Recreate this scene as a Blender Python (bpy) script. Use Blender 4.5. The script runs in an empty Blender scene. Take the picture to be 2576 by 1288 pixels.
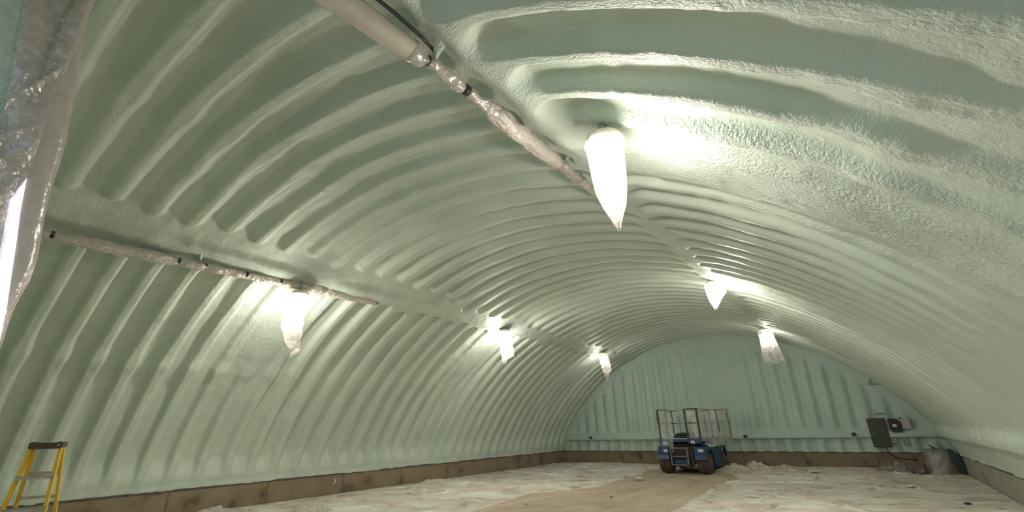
import bpy, math, random
import numpy as np
from mathutils import Vector, Matrix

random.seed(7)
rng = np.random.default_rng(11)
S = bpy.context.scene
COL = S.collection

# ------------------------------------------------------------------ camera
FPX, YAW, PITCH, ROLL = 1127.0, 36.1, 21.16, -1.51
_y, _p, _r = (math.radians(v) for v in (YAW, PITCH, ROLL))
FW = Vector((-math.sin(_y)*math.cos(_p), math.cos(_y)*math.cos(_p), math.sin(_p)))
_R0 = Vector((math.cos(_y), math.sin(_y), 0)); _U0 = _R0.cross(FW)
RT = _R0*math.cos(_r) + _U0*math.sin(_r); UP = -_R0*math.sin(_r) + _U0*math.cos(_r)
cd = bpy.data.cameras.new('camera'); cam = bpy.data.objects.new('camera', cd); COL.objects.link(cam)
cd.sensor_width = 36.0; cd.lens = FPX/2576.0*36.0; cd.clip_start = 0.05; cd.clip_end = 200
M = Matrix.Identity(4)
for i in range(3):
    M[i][0] = RT[i]; M[i][1] = UP[i]; M[i][2] = -FW[i]
M[2][3] = 1.8
cam.matrix_world = M
S.camera = cam

# ------------------------------------------------------------------ world, exposure
LAMP_POWER = 460.0       # emission strength of each lamp globe
S.view_settings.view_transform = 'Standard'; S.view_settings.look = 'None'
S.view_settings.gamma = 1.0; S.view_settings.use_curve_mapping = False
S.view_settings.exposure = 1.10
w = bpy.data.worlds.new('world'); S.world = w; w.use_nodes = True
w.node_tree.nodes['Background'].inputs[0].default_value = (0.70, 0.85, 0.97, 1)
w.node_tree.nodes['Background'].inputs[1].default_value = 0.34   # overcast daylight through the open doorway

# ------------------------------------------------------------------ hall dimensions (metres)
XL, XR, YF, YB = -14.2, 2.32, -0.7, 24.25
XC = (XL+XR)/2; RAD = 9.30; ZC = -3.325; CURB = 0.605

# ------------------------------------------------------------------ helpers
def tag(o, label=None, cat=None, group=None, kind=None):
    if label: o['label'] = label
    if cat: o['category'] = cat
    if group: o['group'] = group
    if kind: o['kind'] = kind
    return o
def empty(name, loc, label, cat, group=None):
    o = bpy.data.objects.new(name, None); COL.objects.link(o); o.location = loc; o.empty_display_size = .2
    return tag(o, label, cat, group)

class MB:
    def __init__(s): s.v = []; s.f = []; s.sm = []
    def add(s, vs, fs, smooth=False):
        b = len(s.v); s.v.extend([tuple(v) for v in vs]); s.f.extend([tuple(i+b for i in f) for f in fs]); s.sm.extend([smooth]*len(fs)); return s
    def box(s, x0, x1, y0, y1, z0, z1, bev=0.0):
        if bev <= 0:
            vs = [(x, y, z) for x in (x0, x1) for y in (y0, y1) for z in (z0, z1)]
            return s.add(vs, [(0,1,3,2),(4,6,7,5),(0,4,5,1),(2,3,7,6),(0,2,6,4),(1,5,7,3)])
        b = bev; vs = []; idx = {}
        for ix, x in enumerate((x0, x1)):
            for iy, y in enumerate((y0, y1)):
                for iz, z in enumerate((z0, z1)):
                    dx, dy, dz = (b if ix == 0 else -b), (b if iy == 0 else -b), (b if iz == 0 else -b)
                    for a, p in enumerate(((x, y+dy, z+dz), (x+dx, y, z+dz), (x+dx, y+dy, z))):
                        idx[ix, iy, iz, a] = len(vs); vs.append(p)
        g = lambda a, b_, c, k: idx[a, b_, c, k]
        fs = []
        for i in (0, 1):
            q = [g(i,0,0,0), g(i,1,0,0), g(i,1,1,0), g(i,0,1,0)]; fs.append(q if i else q[::-1])
            q = [g(0,i,0,1), g(0,i,1,1), g(1,i,1,1), g(1,i,0,1)]; fs.append(q if i else q[::-1])
            q = [g(0,0,i,2), g(1,0,i,2), g(1,1,i,2), g(0,1,i,2)]; fs.append(q if i else q[::-1])
        for i in (0, 1):
            for j in (0, 1):
                fs.append([g(0,i,j,1), g(1,i,j,1), g(1,i,j,2), g(0,i,j,2)])
                fs.append([g(i,0,j,0), g(i,1,j,0), g(i,1,j,2), g(i,0,j,2)])
                fs.append([g(i,j,0,0), g(i,j,1,0), g(i,j,1,1), g(i,j,0,1)])
        for i in (0, 1):
            for j in (0, 1):
                for k in (0, 1): fs.append([g(i,j,k,0), g(i,j,k,1), g(i,j,k,2)])
        return s.add(vs, fs)
    def tube(s, pts, rad, n=10, cap=True, noise=None):
        """tube along a polyline; rad a number or list; noise(i, angle) -> radius factor"""
        P = [Vector(p) for p in pts]; m = len(P)
        R = [rad]*m if isinstance(rad, (int, float)) else rad
        t0 = (P[1]-P[0]).normalized(); ref = Vector((0, 0, 1)) if abs(t0.z) < .9 else Vector((1, 0, 0))
        nrm = (ref - t0*ref.dot(t0)).normalized(); vs = []
        for i in range(m):
            t = (P[min(i+1, m-1)]-P[max(i-1, 0)]).normalized()
            nrm = (nrm - t*nrm.dot(t)).normalized(); bi = t.cross(nrm)
            for k in range(n):
                a = 2*math.pi*k/n; r = R[i]*(noise(i, a) if noise else 1)
                vs.append(P[i]+nrm*(r*math.cos(a))+bi*(r*math.sin(a)))
        fs = [(i*n+k, i*n+(k+1) % n, (i+1)*n+(k+1) % n, (i+1)*n+k) for i in range(m-1) for k in range(n)]
        if cap: fs += [tuple(range(n))[::-1], tuple((m-1)*n+k for k in range(n))]
        return s.add(vs, fs, True)
    def bar(s, a, b, wx, wy=None):
        """square bar between two points"""
        wy = wy or wx; a, b = Vector(a), Vector(b); t = (b-a).normalized()
        ref = Vector((0, 0, 1)) if abs(t.z) < .9 else Vector((0, 1, 0))
        u = t.cross(ref).normalized(); v = t.cross(u)
        vs = [p+u*(i*wx/2)+v*(j*wy/2) for p in (a, b) for i, j in ((-1,-1),(1,-1),(1,1),(-1,1))]
        return s.add(vs, [(3,2,1,0),(4,5,6,7)]+[(k,(k+1)%4,4+(k+1)%4,4+k) for k in range(4)])
    def prism(s, poly, axis, a, b):
        """polygon of 2-D points extruded along axis ('x','y','z') from a to b"""
        def mk(p, c): return {'x': (c, p[0], p[1]), 'y': (p[0], c, p[1]), 'z': (p[0], p[1], c)}[axis]
        n = len(poly); vs = [mk(p, a) for p in poly]+[mk(p, b) for p in poly]
        return s.add(vs, [tuple(range(n))[::-1], tuple(range(n, 2*n))]+[(k,(k+1)%n,n+(k+1)%n,n+k) for k in range(n)])
    def lathe(s, prof, c, axis='z', n=20):
        vs = []; c = Vector(c)
        for r, h in prof:
            for k in range(n):
                a = 2*math.pi*k/n; u, v = r*math.cos(a), r*math.sin(a)
                vs.append(c+Vector({'z': (u, v, h), 'y': (u, h, v), 'x': (h, u, v)}[axis]))
        m = len(prof)
        fs = [(i*n+k, i*n+(k+1)%n, (i+1)*n+(k+1)%n, (i+1)*n+k) for i in range(m-1) for k in range(n)]
        fs += [tuple(range(n))[::-1], tuple((m-1)*n+k for k in range(n))]
        return s.add(vs, fs, True)
    def build(s, name, mat, parent=None):
        off = Vector(parent_world(parent)) if parent else Vector((0, 0, 0))
        me = bpy.data.meshes.new(name); me.from_pydata([tuple(Vector(v)-off) for v in s.v], [], s.f)
        me.polygons.foreach_set('use_smooth', s.sm); me.update()
        import bmesh
        bm = bmesh.new(); bm.from_mesh(me); bmesh.ops.recalc_face_normals(bm, faces=bm.faces); bm.to_mesh(me); bm.free()
        me.materials.append(mat)
        o = bpy.data.objects.new(name, me); COL.objects.link(o)
        if parent: o.parent = parent
        return o
def parent_world(p):
    l = Vector(p.location)
    while p.parent: p = p.parent; l += Vector(p.location)
    return l
def solo(mb, name, mat, origin, label, cat, group=None):
    """a top-level thing that is one mesh, with its origin at its base"""
    o = mb.build(name, mat); off = Vector(origin)
    o.data.transform(Matrix.Translation(-off)); o.location = off
    return tag(o, label, cat, group)
def grid_mesh(name, V, nu, nv, mat, parent=None, uv=None, smooth=True, mask=None, flip=False):
    """V: (nu*nv,3) array, row-major with v fastest"""
    off = np.array(parent_world(parent)) if parent else np.zeros(3)
    i = np.arange(nu-1)[:, None]*nv + np.arange(nv-1)[None, :]
    q = np.stack([i, i+nv, i+nv+1, i+1], -1).reshape(-1, 4)
    if flip: q = q[:, ::-1]
    if mask is not None: q = q[mask.reshape(-1)]
    me = bpy.data.meshes.new(name); me.vertices.add(len(V)); me.loops.add(q.size); me.polygons.add(len(q))
    me.vertices.foreach_set('co', (V-off).astype(np.float32).ravel())
    me.loops.foreach_set('vertex_index', q.astype(np.int32).ravel())
    me.polygons.foreach_set('loop_start', np.arange(0, q.size, 4, dtype=np.int32))
    me.polygons.foreach_set('loop_total', np.full(len(q), 4, dtype=np.int32))
    me.polygons.foreach_set('use_smooth', np.full(len(q), smooth))
    if uv is not None:
        l = me.uv_layers.new(name='UVMap'); l.data.foreach_set('uv', uv[q.ravel()].astype(np.float32).ravel())
    me.update(); me.validate(); me.materials.append(mat)
    o = bpy.data.objects.new(name, me); COL.objects.link(o)
    if parent: o.parent = parent
    return o
def vnoise(x, y, seed=0):
    """smooth 2-D value noise in -1..1 (numpy)"""
    t = np.random.default_rng(seed).uniform(-1, 1, (256, 256))
    xi = np.floor(x).astype(int); yi = np.floor(y).astype(int); fx = x-xi; fy = y-yi
    fx = fx*fx*(3-2*fx); fy = fy*fy*(3-2*fy); a, b = xi % 256, yi % 256; a1, b1 = (xi+1) % 256, (yi+1) % 256
    return (t[a, b]*(1-fx)+t[a1, b]*fx)*(1-fy)+(t[a, b1]*(1-fx)+t[a1, b1]*fx)*fy
def fbm(x, y, seed=0, o=3):
    s = 0; a = 1
    for k in range(o): s = s+a*vnoise(x*2**k+k*7.3, y*2**k+k*3.1, seed+k); a *= .5
    return s
def sstep(a, b, x):
    t = np.clip((x-a)/(b-a), 0, 1); return t*t*(3-2*t)
def gauss(x, s): return np.exp(-(x/s)**2)

# ------------------------------------------------------------------ materials
def nt(name):
    m = bpy.data.materials.new(name); m.use_nodes = True; t = m.node_tree
    return m, t, t.nodes, t.links, t.nodes['Principled BSDF']
def flat(name, col, rough=.6, metal=0., bump=0., bscale=40., var=0.12):
    m, t, N, L, b = nt(name)
    b.inputs['Roughness'].default_value = rough; b.inputs['Metallic'].default_value = metal
    tc = N.new('ShaderNodeTexCoord'); n = N.new('ShaderNodeTexNoise'); n.inputs['Scale'].default_value = 9; n.inputs['Detail'].default_value = 5
    L.new(tc.outputs['Object'], n.inputs['Vector'])
    r = N.new('ShaderNodeValToRGB'); L.new(n.outputs['Fac'], r.inputs[0]); L.new(r.outputs[0], b.inputs['Base Color'])
    r.color_ramp.elements[0].position = .3; r.color_ramp.elements[1].position = .7
    r.color_ramp.elements[0].color = tuple(c*(1-var) for c in col)+(1,); r.color_ramp.elements[1].color = tuple(min(1, c*(1+var)) for c in col)+(1,)
    if bump:
        n2 = N.new('ShaderNodeTexNoise'); n2.inputs['Scale'].default_value = bscale; L.new(tc.outputs['Object'], n2.inputs['Vector'])
        bp = N.new('ShaderNodeBump'); bp.inputs['Strength'].default_value = bump; bp.inputs['Distance'].default_value = .02
        L.new(n2.outputs['Fac'], bp.inputs['Height']); L.new(bp.outputs[0], b.inputs['Normal'])
    return m
def foam_mat(name, ca, cb, streak_u=1.2, streak_v=26.):
    """sprayed polyurethane foam: pale green with mottling, fine pebbling and spray streaks (UV in metres)"""
    m, t, N, L, b = nt(name)
    uv = N.new('ShaderNodeUVMap'); uv.uv_map = 'UVMap'
    def mapped(sx, sy):
        mp = N.new('ShaderNodeMapping'); mp.inputs['Scale'].default_value = (sx, sy, 1); L.new(uv.outputs[0], mp.inputs[0]); return mp
    def noise(src, scale, det=3, rough=.5):
        n = N.new('ShaderNodeTexNoise'); n.inputs['Scale'].default_value = scale; n.inputs['Detail'].default_value = det
        n.inputs['Roughness'].default_value = rough; L.new(src.outputs[0], n.inputs['Vector']); return n
    def math_(op, a, b_):
        k = N.new('ShaderNodeMath'); k.operation = op
        for i, v in enumerate((a, b_)):
            if isinstance(v, (int, float)): k.inputs[i].default_value = v
            else: L.new(v, k.inputs[i])
        return k.outputs[0]
    m1 = mapped(1, 1)
    big = noise(m1, .9, 4); r = N.new('ShaderNodeValToRGB'); L.new(big.outputs['Fac'], r.inputs[0]); L.new(r.outputs[0], b.inputs['Base Color'])
    r.color_ramp.elements[0].position = .33; r.color_ramp.elements[1].position = .68
    r.color_ramp.elements[0].color = ca+(1,); r.color_ramp.elements[1].color = cb+(1,)
    b.inputs['Roughness'].default_value = .52; b.inputs['Specular IOR Level'].default_value = .45
    peb = noise(m1, 22, 3, .55); fine = noise(m1, 60, 2); st = noise(mapped(streak_u, streak_v), 1, 3)
    rmask = noise(m1, .45, 2); rr = N.new('ShaderNodeMapRange'); L.new(rmask.outputs['Fac'], rr.inputs[0])
    rr.inputs[1].default_value = .42; rr.inputs[2].default_value = .68; rr.inputs[3].default_value = .25; rr.inputs[4].default_value = 1.0
    h = math_('ADD', math_('MULTIPLY', peb.outputs['Fac'], rr.outputs[0]), math_('MULTIPLY', fine.outputs['Fac'], .25))
    h = math_('ADD', h, math_('MULTIPLY', st.outputs['Fac'], .35))
    at = N.new('ShaderNodeAttribute'); at.attribute_name = 'coarse'
    pop = noise(mapped(1, 1.7), 27, 3, .6); pr = N.new('ShaderNodeMapRange'); L.new(pop.outputs['Fac'], pr.inputs[0]); pr.inputs[1].default_value = .38; pr.inputs[2].default_value = .66
    h = math_('ADD', h, math_('MULTIPLY', math_('MULTIPLY', pr.outputs[0], at.outputs['Fac']), 1.25))
    bp = N.new('ShaderNodeBump'); bp.inputs['Strength'].default_value = .7; bp.inputs['Distance'].default_value = .022
    L.new(h, bp.inputs['Height']); L.new(bp.outputs[0], b.inputs['Normal'])
    return m
def film_mat(name, col, clear=.45, rough=.18, bump=.6, scale=9., trans=.5, bdist=.02, gloss=.14):
    """crinkled polyethylene film: part see-through, part milky, glossy creases"""
    m, t, N, L, b = nt(name); N.remove(b); out = N['Material Output']
    tc = N.new('ShaderNodeTexCoord')
    n1 = N.new('ShaderNodeTexNoise'); n1.inputs['Scale'].default_value = scale; n1.inputs['Detail'].default_value = 4; n1.inputs['Distortion'].default_value = 1.2
    L.new(tc.outputs['Object'], n1.inputs['Vector'])
    v1 = N.new('ShaderNodeTexVoronoi'); v1.feature = 'DISTANCE_TO_EDGE'; v1.inputs['Scale'].default_value = scale*.6; L.new(tc.outputs['Object'], v1.inputs['Vector'])
    ad = N.new('ShaderNodeMath'); ad.operation = 'ADD'; L.new(n1.outputs['Fac'], ad.inputs[0]); L.new(v1.outputs['Distance'], ad.inputs[1])
    bp = N.new('ShaderNodeBump'); bp.inputs['Strength'].default_value = bump; bp.inputs['Distance'].default_value = bdist; L.new(ad.outputs[0], bp.inputs['Height'])
    d = N.new('ShaderNodeBsdfDiffuse'); d.inputs[0].default_value = col+(1,); L.new(bp.outputs[0], d.inputs['Normal'])
    tr = N.new('ShaderNodeBsdfTranslucent'); tr.inputs[0].default_value = col+(1,); L.new(bp.outputs[0], tr.inputs['Normal'])
    m1 = N.new('ShaderNodeMixShader'); m1.inputs[0].default_value = trans; L.new(d.outputs[0], m1.inputs[1]); L.new(tr.outputs[0], m1.inputs[2])
    g = N.new('ShaderNodeBsdfGlossy'); g.inputs['Roughness'].default_value = rough; L.new(bp.outputs[0], g.inputs['Normal'])
    m2 = N.new('ShaderNodeMixShader'); m2.inputs[0].default_value = gloss; L.new(m1.outputs[0], m2.inputs[1]); L.new(g.outputs[0], m2.inputs[2])
    tp = N.new('ShaderNodeBsdfTransparent')
    m3 = N.new('ShaderNodeMixShader'); L.new(tp.outputs[0], m3.inputs[2]); L.new(m2.outputs[0], m3.inputs[1])
    mr = N.new('ShaderNodeMapRange'); L.new(n1.outputs['Fac'], mr.inputs[0]); mr.inputs[1].default_value = .3; mr.inputs[2].default_value = .7
    mr.inputs[3].default_value = max(0, clear-.15); mr.inputs[4].default_value = min(1, clear+.15); L.new(mr.outputs[0], m3.inputs[0])
    L.new(m3.outputs[0], out.inputs[0])
    return m
def emit(name, col, s):
    m, t, N, L, b = nt(name); b.inputs['Base Color'].default_value = (.8, .8, .8, 1)
    b.inputs['Emission Color'].default_value = col+(1,); b.inputs['Emission Strength'].default_value = s
    return m
def sheet_mat(name):
    """floor film: greenish overspray dust broken by bare pinkish-tan film, glossy in the bare parts"""
    m, t, N, L, b = nt(name)
    tc = N.new('ShaderNodeTexCoord')
    mp = N.new('ShaderNodeMapping'); mp.inputs['Scale'].default_value = (.8, 1.15, 1); mp.inputs['Rotation'].default_value = (0, 0, .5); L.new(tc.outputs['Object'], mp.inputs[0])
    n = N.new('ShaderNodeTexNoise'); n.inputs['Scale'].default_value = 1.3; n.inputs['Detail'].default_value = 7; n.inputs['Roughness'].default_value = .62; n.inputs['Distortion'].default_value = .8
    L.new(mp.outputs[0], n.inputs['Vector'])
    r = N.new('ShaderNodeValToRGB'); L.new(n.outputs['Fac'], r.inputs[0]); L.new(r.outputs[0], b.inputs['Base Color'])
    e = r.color_ramp.elements; e[0].position = .38; e[0].color = (.60, .51, .44, 1); e[1].position = .60; e[1].color = (.74, .77, .69, 1)
    k = e.new(.47); k.color = (.68, .615, .54, 1)
    rr = N.new('ShaderNodeMapRange'); L.new(n.outputs['Fac'], rr.inputs[0]); rr.inputs[1].default_value = .35; rr.inputs[2].default_value = .6; rr.inputs[3].default_value = .2; rr.inputs[4].default_value = .5
    L.new(rr.outputs[0], b.inputs['Roughness'])
    n2 = N.new('ShaderNodeTexNoise'); n2.inputs['Scale'].default_value = 5; n2.inputs['Detail'].default_value = 8; L.new(tc.outputs['Object'], n2.inputs['Vector'])
    v = N.new('ShaderNodeTexVoronoi'); v.feature = 'DISTANCE_TO_EDGE'; v.inputs['Scale'].default_value = 1.6; v.inputs['Randomness'].default_value = 1; L.new(mp.outputs[0], v.inputs['Vector'])
    rv = N.new('ShaderNodeMapRange'); L.new(v.outputs['Distance'], rv.inputs[0]); rv.inputs[1].default_value = 0; rv.inputs[2].default_value = .12; rv.inputs[3].default_value = .7; rv.inputs[4].default_value = 0
    ad = N.new('ShaderNodeMath'); ad.operation = 'ADD'; L.new(n2.outputs['Fac'], ad.inputs[0]); L.new(rv.outputs[0], ad.inputs[1])
    bp = N.new('ShaderNodeBump'); bp.inputs['Strength'].default_value = .45; bp.inputs['Distance'].default_value = .035; L.new(ad.outputs[0], bp.inputs['Height']); L.new(bp.outputs[0], b.inputs['Normal'])
    return m
def ground_mat(name):
    m, t, N, L, b = nt(name); b.inputs['Roughness'].default_value = .75
    tc = N.new('ShaderNodeTexCoord')
    mp = N.new('ShaderNodeMapping'); mp.inputs['Scale'].default_value = (1, .45, 1); L.new(tc.outputs['Object'], mp.inputs[0])
    n = N.new('ShaderNodeTexNoise'); n.inputs['Scale'].default_value = 1.1; n.inputs['Detail'].default_value = 8; n.inputs['Roughness'].default_value = .6; n.inputs['Distortion'].default_value = 1; L.new(mp.outputs[0], n.inputs['Vector'])
    r = N.new('ShaderNodeValToRGB'); L.new(n.outputs['Fac'], r.inputs[0]); L.new(r.outputs[0], b.inputs['Base Color'])
    e = r.color_ramp.elements; e[0].position = .3; e[0].color = (.35, .27, .19, 1); e[1].position = .72; e[1].color = (.60, .52, .41, 1)
    bp = N.new('ShaderNodeBump'); bp.inputs['Strength'].default_value = .4; bp.inputs['Distance'].default_value = .02; L.new(n.outputs['Fac'], bp.inputs['Height']); L.new(bp.outputs[0], b.inputs['Normal'])
    return m
def curb_mat(name, axis, cols=((.10, .075, .048), (.215, .168, .112), (.27, .215, .148))):
    """form-cast concrete stem wall, tan, with form joints and damp stains"""
    m, t, N, L, b = nt(name); b.inputs['Roughness'].default_value = .85
    tc = N.new('ShaderNodeTexCoord'); n = N.new('ShaderNodeTexNoise'); n.inputs['Scale'].default_value = 1.5; n.inputs['Detail'].default_value = 6; L.new(tc.outputs['Object'], n.inputs['Vector'])
    r = N.new('ShaderNodeValToRGB'); L.new(n.outputs['Fac'], r.inputs[0])
    e = r.color_ramp.elements; e[0].position = .30; e[0].color = cols[0]+(1,); e[1].position = .42; e[1].color = cols[1]+(1,)
    k = e.new(.75); k.color = cols[2]+(1,)
    sp = N.new('ShaderNodeSeparateXYZ'); L.new(tc.outputs['Object'], sp.inputs[0])
    mo = N.new('ShaderNodeMath'); mo.operation = 'PINGPONG'; L.new(sp.outputs[axis], mo.inputs[0]); mo.inputs[1].default_value = 1.22
    rr = N.new('ShaderNodeMapRange'); L.new(mo.outputs[0], rr.inputs[0]); rr.inputs[1].default_value = .0; rr.inputs[2].default_value = .035; rr.inputs[3].default_value = .45; rr.inputs[4].default_value = 1
    mx = N.new('ShaderNodeMix'); mx.data_type = 'RGBA'; mx.blend_type = 'MULTIPLY'; mx.inputs[0].default_value = 1
    L.new(r.outputs[0], mx.inputs[6]); L.new(rr.outputs[0], mx.inputs[7]); L.new(mx.outputs[2], b.inputs['Base Color'])
    bp = N.new('ShaderNodeBump'); bp.inputs['Strength'].default_value = .3; bp.inputs['Distance'].default_value = .01; L.new(n.outputs['Fac'], bp.inputs['Height']); L.new(bp.outputs[0], b.inputs['Normal'])
    return m

FOAM = foam_mat('foam_vault', (.50, .60, .515), (.575, .655, .565))
FOAM_END = foam_mat('foam_end_wall', (.45, .585, .53), (.53, .65, .585), 26., 1.2)
FOAM_PLAIN = flat('foam_blob', (.52, .62, .51), .6, bump=.6, bscale=30, var=.06)
FILM = film_mat('clear_film', (.80, .77, .71), .34, gloss=.28)
FILM_PIPE = film_mat('pipe_film', (.82, .77, .70), .10, .2, 1.0, 18, .25, gloss=.25)
FILM_BAG = film_mat('bag_film', (.72, .66, .62), .80, .2, .8, 11, .5)
FILM_LIFT = film_mat('lift_film', (.66, .68, .63), .52, .25, .7, 4, .4)
FILM_GREY = film_mat('corner_film', (.31, .275, .255), .05, .45, .7, 5, .2)
FILM_DUSTY = film_mat('dusty_film', (.66, .585, .50), .06, .3, .8, 6, .2)
SHEET = sheet_mat('floor_film')
GROUND = ground_mat('tan_floor')
CURB_DUSTY = curb_mat('concrete_dusted', 1, ((.19, .175, .14), (.30, .285, .235), (.37, .36, .30))); CURB_Y = curb_mat('concrete_long', 1); CURB_X = curb_mat('concrete_end', 0)
SILL = flat('sill', (.085, .07, .062), .7)
BLACK = flat('black_tape', (.022, .02, .02), .5)
DARK = flat('dark_steel', (.055, .058, .062), .5, .2)
GREYM = flat('grey_steel', (.22, .22, .20), .45, .5)
BLUE = flat('blue_paint', (.017, .066, .165), .4)
TYRE = flat('tyre_rubber', (.085, .068, .052), .85, bump=.3)
HUBM = flat('hub_paint', (.12, .12, .12), .6)
WHITEP = flat('white_label', (.62, .58, .52), .6)
PINKP = flat('pale_label', (.75, .62, .58), .6)
PANEL = flat('panel_grey', (.052, .055, .052), .5)
BOXW = flat('box_beige', (.50, .47, .41), .5)
CONDUIT = flat('foam_conduit', (.30, .37, .33), .6)
CABLE = flat('cable_black', (.035, .033, .025), .6)
TEAL = flat('teal_dark', (.02, .045, .045), .5)
YELLOW = flat('fibreglass_yellow', (.80, .54, .05), .38, var=.08)
ALU = flat('aluminium', (.62, .57, .55), .32, .7)
CAPM = flat('ladder_cap', (.09, .06, .055), .55, bump=.2)
def lamp_mat(name, col, s):
    """downlight globe: the lens underneath gives most of the light, the sides less, the top little"""
    m = emit(name, col, s); t = m.node_tree; N = t.nodes; L = t.links; b = N['Principled BSDF']
    g = N.new('ShaderNodeNewGeometry'); sp = N.new('ShaderNodeSeparateXYZ'); L.new(g.outputs['Normal'], sp.inputs[0])
    r = N.new('ShaderNodeMapRange'); L.new(sp.outputs[2], r.inputs[0]); r.inputs[1].default_value = .18; r.inputs[2].default_value = -.82
    r.inputs[3].default_value = s*.02; r.inputs[4].default_value = s; r.interpolation_type = 'SMOOTHSTEP'
    L.new(r.outputs[0], b.inputs['Emission Strength']); return m
LAMPM = {k: lamp_mat('lamp_globe_'+k, (1.0, .90, .80), LAMP_POWER*v) for k, v in {'L1': .9, 'R1': .78, 'L2': .8, 'R2': .85, 'L3': .29, 'R3': .29}.items()}
RINGM = flat('lamp_ring', (.62, .60, .50), .5)
RUST = flat('rusty_steel', (.10, .06, .04), .8, bump=.5)
GLARE_GLOW = emit('glare_glow', (.80, .77, 1.0), .75)  # lavender emission for the added glare pane on the jamb
SLEEVE = flat('pipe_sleeve', (.50,.46,.39), .6, bump=.12, bscale=14, var=.05)
SCRAP = flat('foam_scrap', (.62, .62, .54), .6)

# lamp positions (top of globe)
LAMPS = {'L1': (-9.80, 5.11, 4.85), 'L2': (-9.63, 12.66, 5.10), 'L3': (-9.57, 20.38, 5.17),
         'R1': (-1.58, 3.91, 4.71), 'R2': (-2.31, 11.89, 5.18), 'R3': (-2.39, 19.84, 5.21)}

# ================================================================== SETTING
# ---- vault: corrugated arch under sprayed foam
def build_vault():
    T = math.radians(65.0); nth, ny = 520, 820
    th = np.linspace(-T, T, nth); Y = np.linspace(YF, YB+.05, ny)
    TH, YY = np.meshgrid(th, Y, indexing='ij'); D = np.degrees(TH); U = TH*RAD
    # rib index: grooves every 0.6 m; near panels are slightly irregular on the left side
    kt = np.arange(-6, 40); right = 2.4+.6*kt
    yl = np.interp(kt, [-6,-2,-1,0,1,2,3,4,5,6,7,8,9,10,11,12,13,14,15,20,39], [-1.3,1.03,1.6,2.16,2.73,3.32,3.9,4.48,5.1,5.74,6.38,7.02,7.67,8.31,9.0,9.62,10.24,10.82,11.41,14.4,25.8])
    kl = np.interp(YY, yl, kt); kr = (YY-2.4)/.6
    b = sstep(-45, 20, D); K = kl*(1-b)+kr*b
    K = K + .016*fbm(U*.7, YY*.5, 3, 2)
    ki = np.round(K); dy = (K-ki)*.6
    def h2(a, s): return (np.sin(a*12.9898+s*78.233)*43758.5453) % 1.0
    # three groove segments around the arch, closed by the longitudinal foam bands
    ends = [(-66+0*D, -25.6+1.6*(h2(ki, 1)-.5)), (-21.2+1.6*(h2(ki, 2)-.5), 21.6+1.2*(h2(ki, 3)-.5)), (25.4+1.2*(h2(ki, 4)-.5), 66+0*D)]
    hw = .18+.015*sstep(0,30,D)*sstep(9,5,YY)-.02*sstep(9,13,YY) - (.035*gauss(D+44.5, 1.6) + .02*gauss(D-44, 2.) + .03*gauss(D+4, 2.))*(.3+.7*sstep(8, 5, YY)) + .007*fbm(U*.8, ki*3.7, 9, 2) - .022*sstep(-30,-20,D)*(1-sstep(-5,15,D))
    hw = hw - .02*sstep(-30, -60, D)*0
    depth = np.zeros_like(D)
    for a0, a1 in ends:
        da = np.maximum(np.maximum(a0+.9-D, D-a1+.9), 0)*math.pi/180*RAD
        if np.min(a0) > 20: da = da*.6
        dist = np.sqrt(dy**2+da**2)
        sf = .055+.06*gauss(D+12, 9)*sstep(7, 4, YY); seg = 1-sstep(hw-sf, hw+sf, dist)
        if a0.max() < 0 and a1.max() > 0:
            # nearer the door the crown ribs end as raised tongues on a smooth recessed strip above the left pipe
            kc = np.floor(K)+.5; d2 = (K-kc)*.6; tip = -19.9+1.0*(h2(kc, 6)-.5); dt = np.maximum(tip+1.0-D, 0)*math.pi/180*RAD*.8
            rw = .3-hw; ridge = 1-sstep(rw-sf, rw+sf, np.sqrt(d2**2+dt**2))
            alt = np.where(D < 15, (1-ridge)*sstep(-23.4, -22.2, D), seg)
            wy_ = (1-sstep(9.2, 9.8, YY))*(D < 0); seg = seg*(1-wy_)+alt*wy_
        depth = np.maximum(depth, seg)
    G = .165 + .02*fbm(U*.5, YY*.4, 21, 2)
    # foam fills the grooves around each lamp and thins them elsewhere
    fill = np.zeros_like(D)
    for k, (lx, ly, lz) in LAMPS.items():
        ang = math.degrees(math.atan2(lx-XC, lz-ZC)); du = (D-ang)*math.pi/180*RAD
        side = np.sign(ang)
        reach = np.where(du*side > 0, 3.0, .8)    # filled mostly on the downhill side
        wy = np.where(side*du > 0, .62+.05*np.abs(du), .5)
        cy = ly+{'L1': .35, 'R1': .98, 'L2': .2}.get(k, .2)
        fill = np.maximum(fill, gauss(YY-cy, wy)**.8*(1-sstep(reach*.6, reach*1.5, np.abs(du))))
    fill = np.clip(fill*1.25, 0, 1)
    soft = .25*np.clip(fbm(U*.35, YY*.25, 31, 2), 0, 1)
    if True:
        low = sstep(60.5, 63.8, np.abs(D))*.9
        rightlow = sstep(36, 52, D)*.85
        G = G*(1-fill)*(1-soft)*(1-low)*(1-rightlow)
    r = RAD + G*depth
    # longitudinal foam bands and their lumps
    band = gauss(np.abs(D)-23.4, 1.5)
    r = r - .03*band - .035*band*fbm(U*3, YY*1.6, 41, 3)*.6
    near = sstep(7.5, 6.5, YY)
    r = r - .05*near*gauss(D-23.9, 1.2) - .03*near*gauss(D+22.2, 1.3)
    # ridge bulges at the panel laps
    r = r - .035*(1-depth)*(gauss(D+44.5, 1.3)+.5*gauss(D-44, 1.5)+.8*gauss(D+4, 1.6))*(.3+.7*sstep(8, 5, YY))
    # spray lumps
    r = r - .016*fbm(U*1.1, YY*1.4, 51, 3) - .006*fbm(U*6, YY*7, 61, 2)
    rough = np.clip(sstep(24, 30, D)*sstep(7.5, 4.0, YY)*1.0 + fill*.8, 0, 1)
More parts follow.
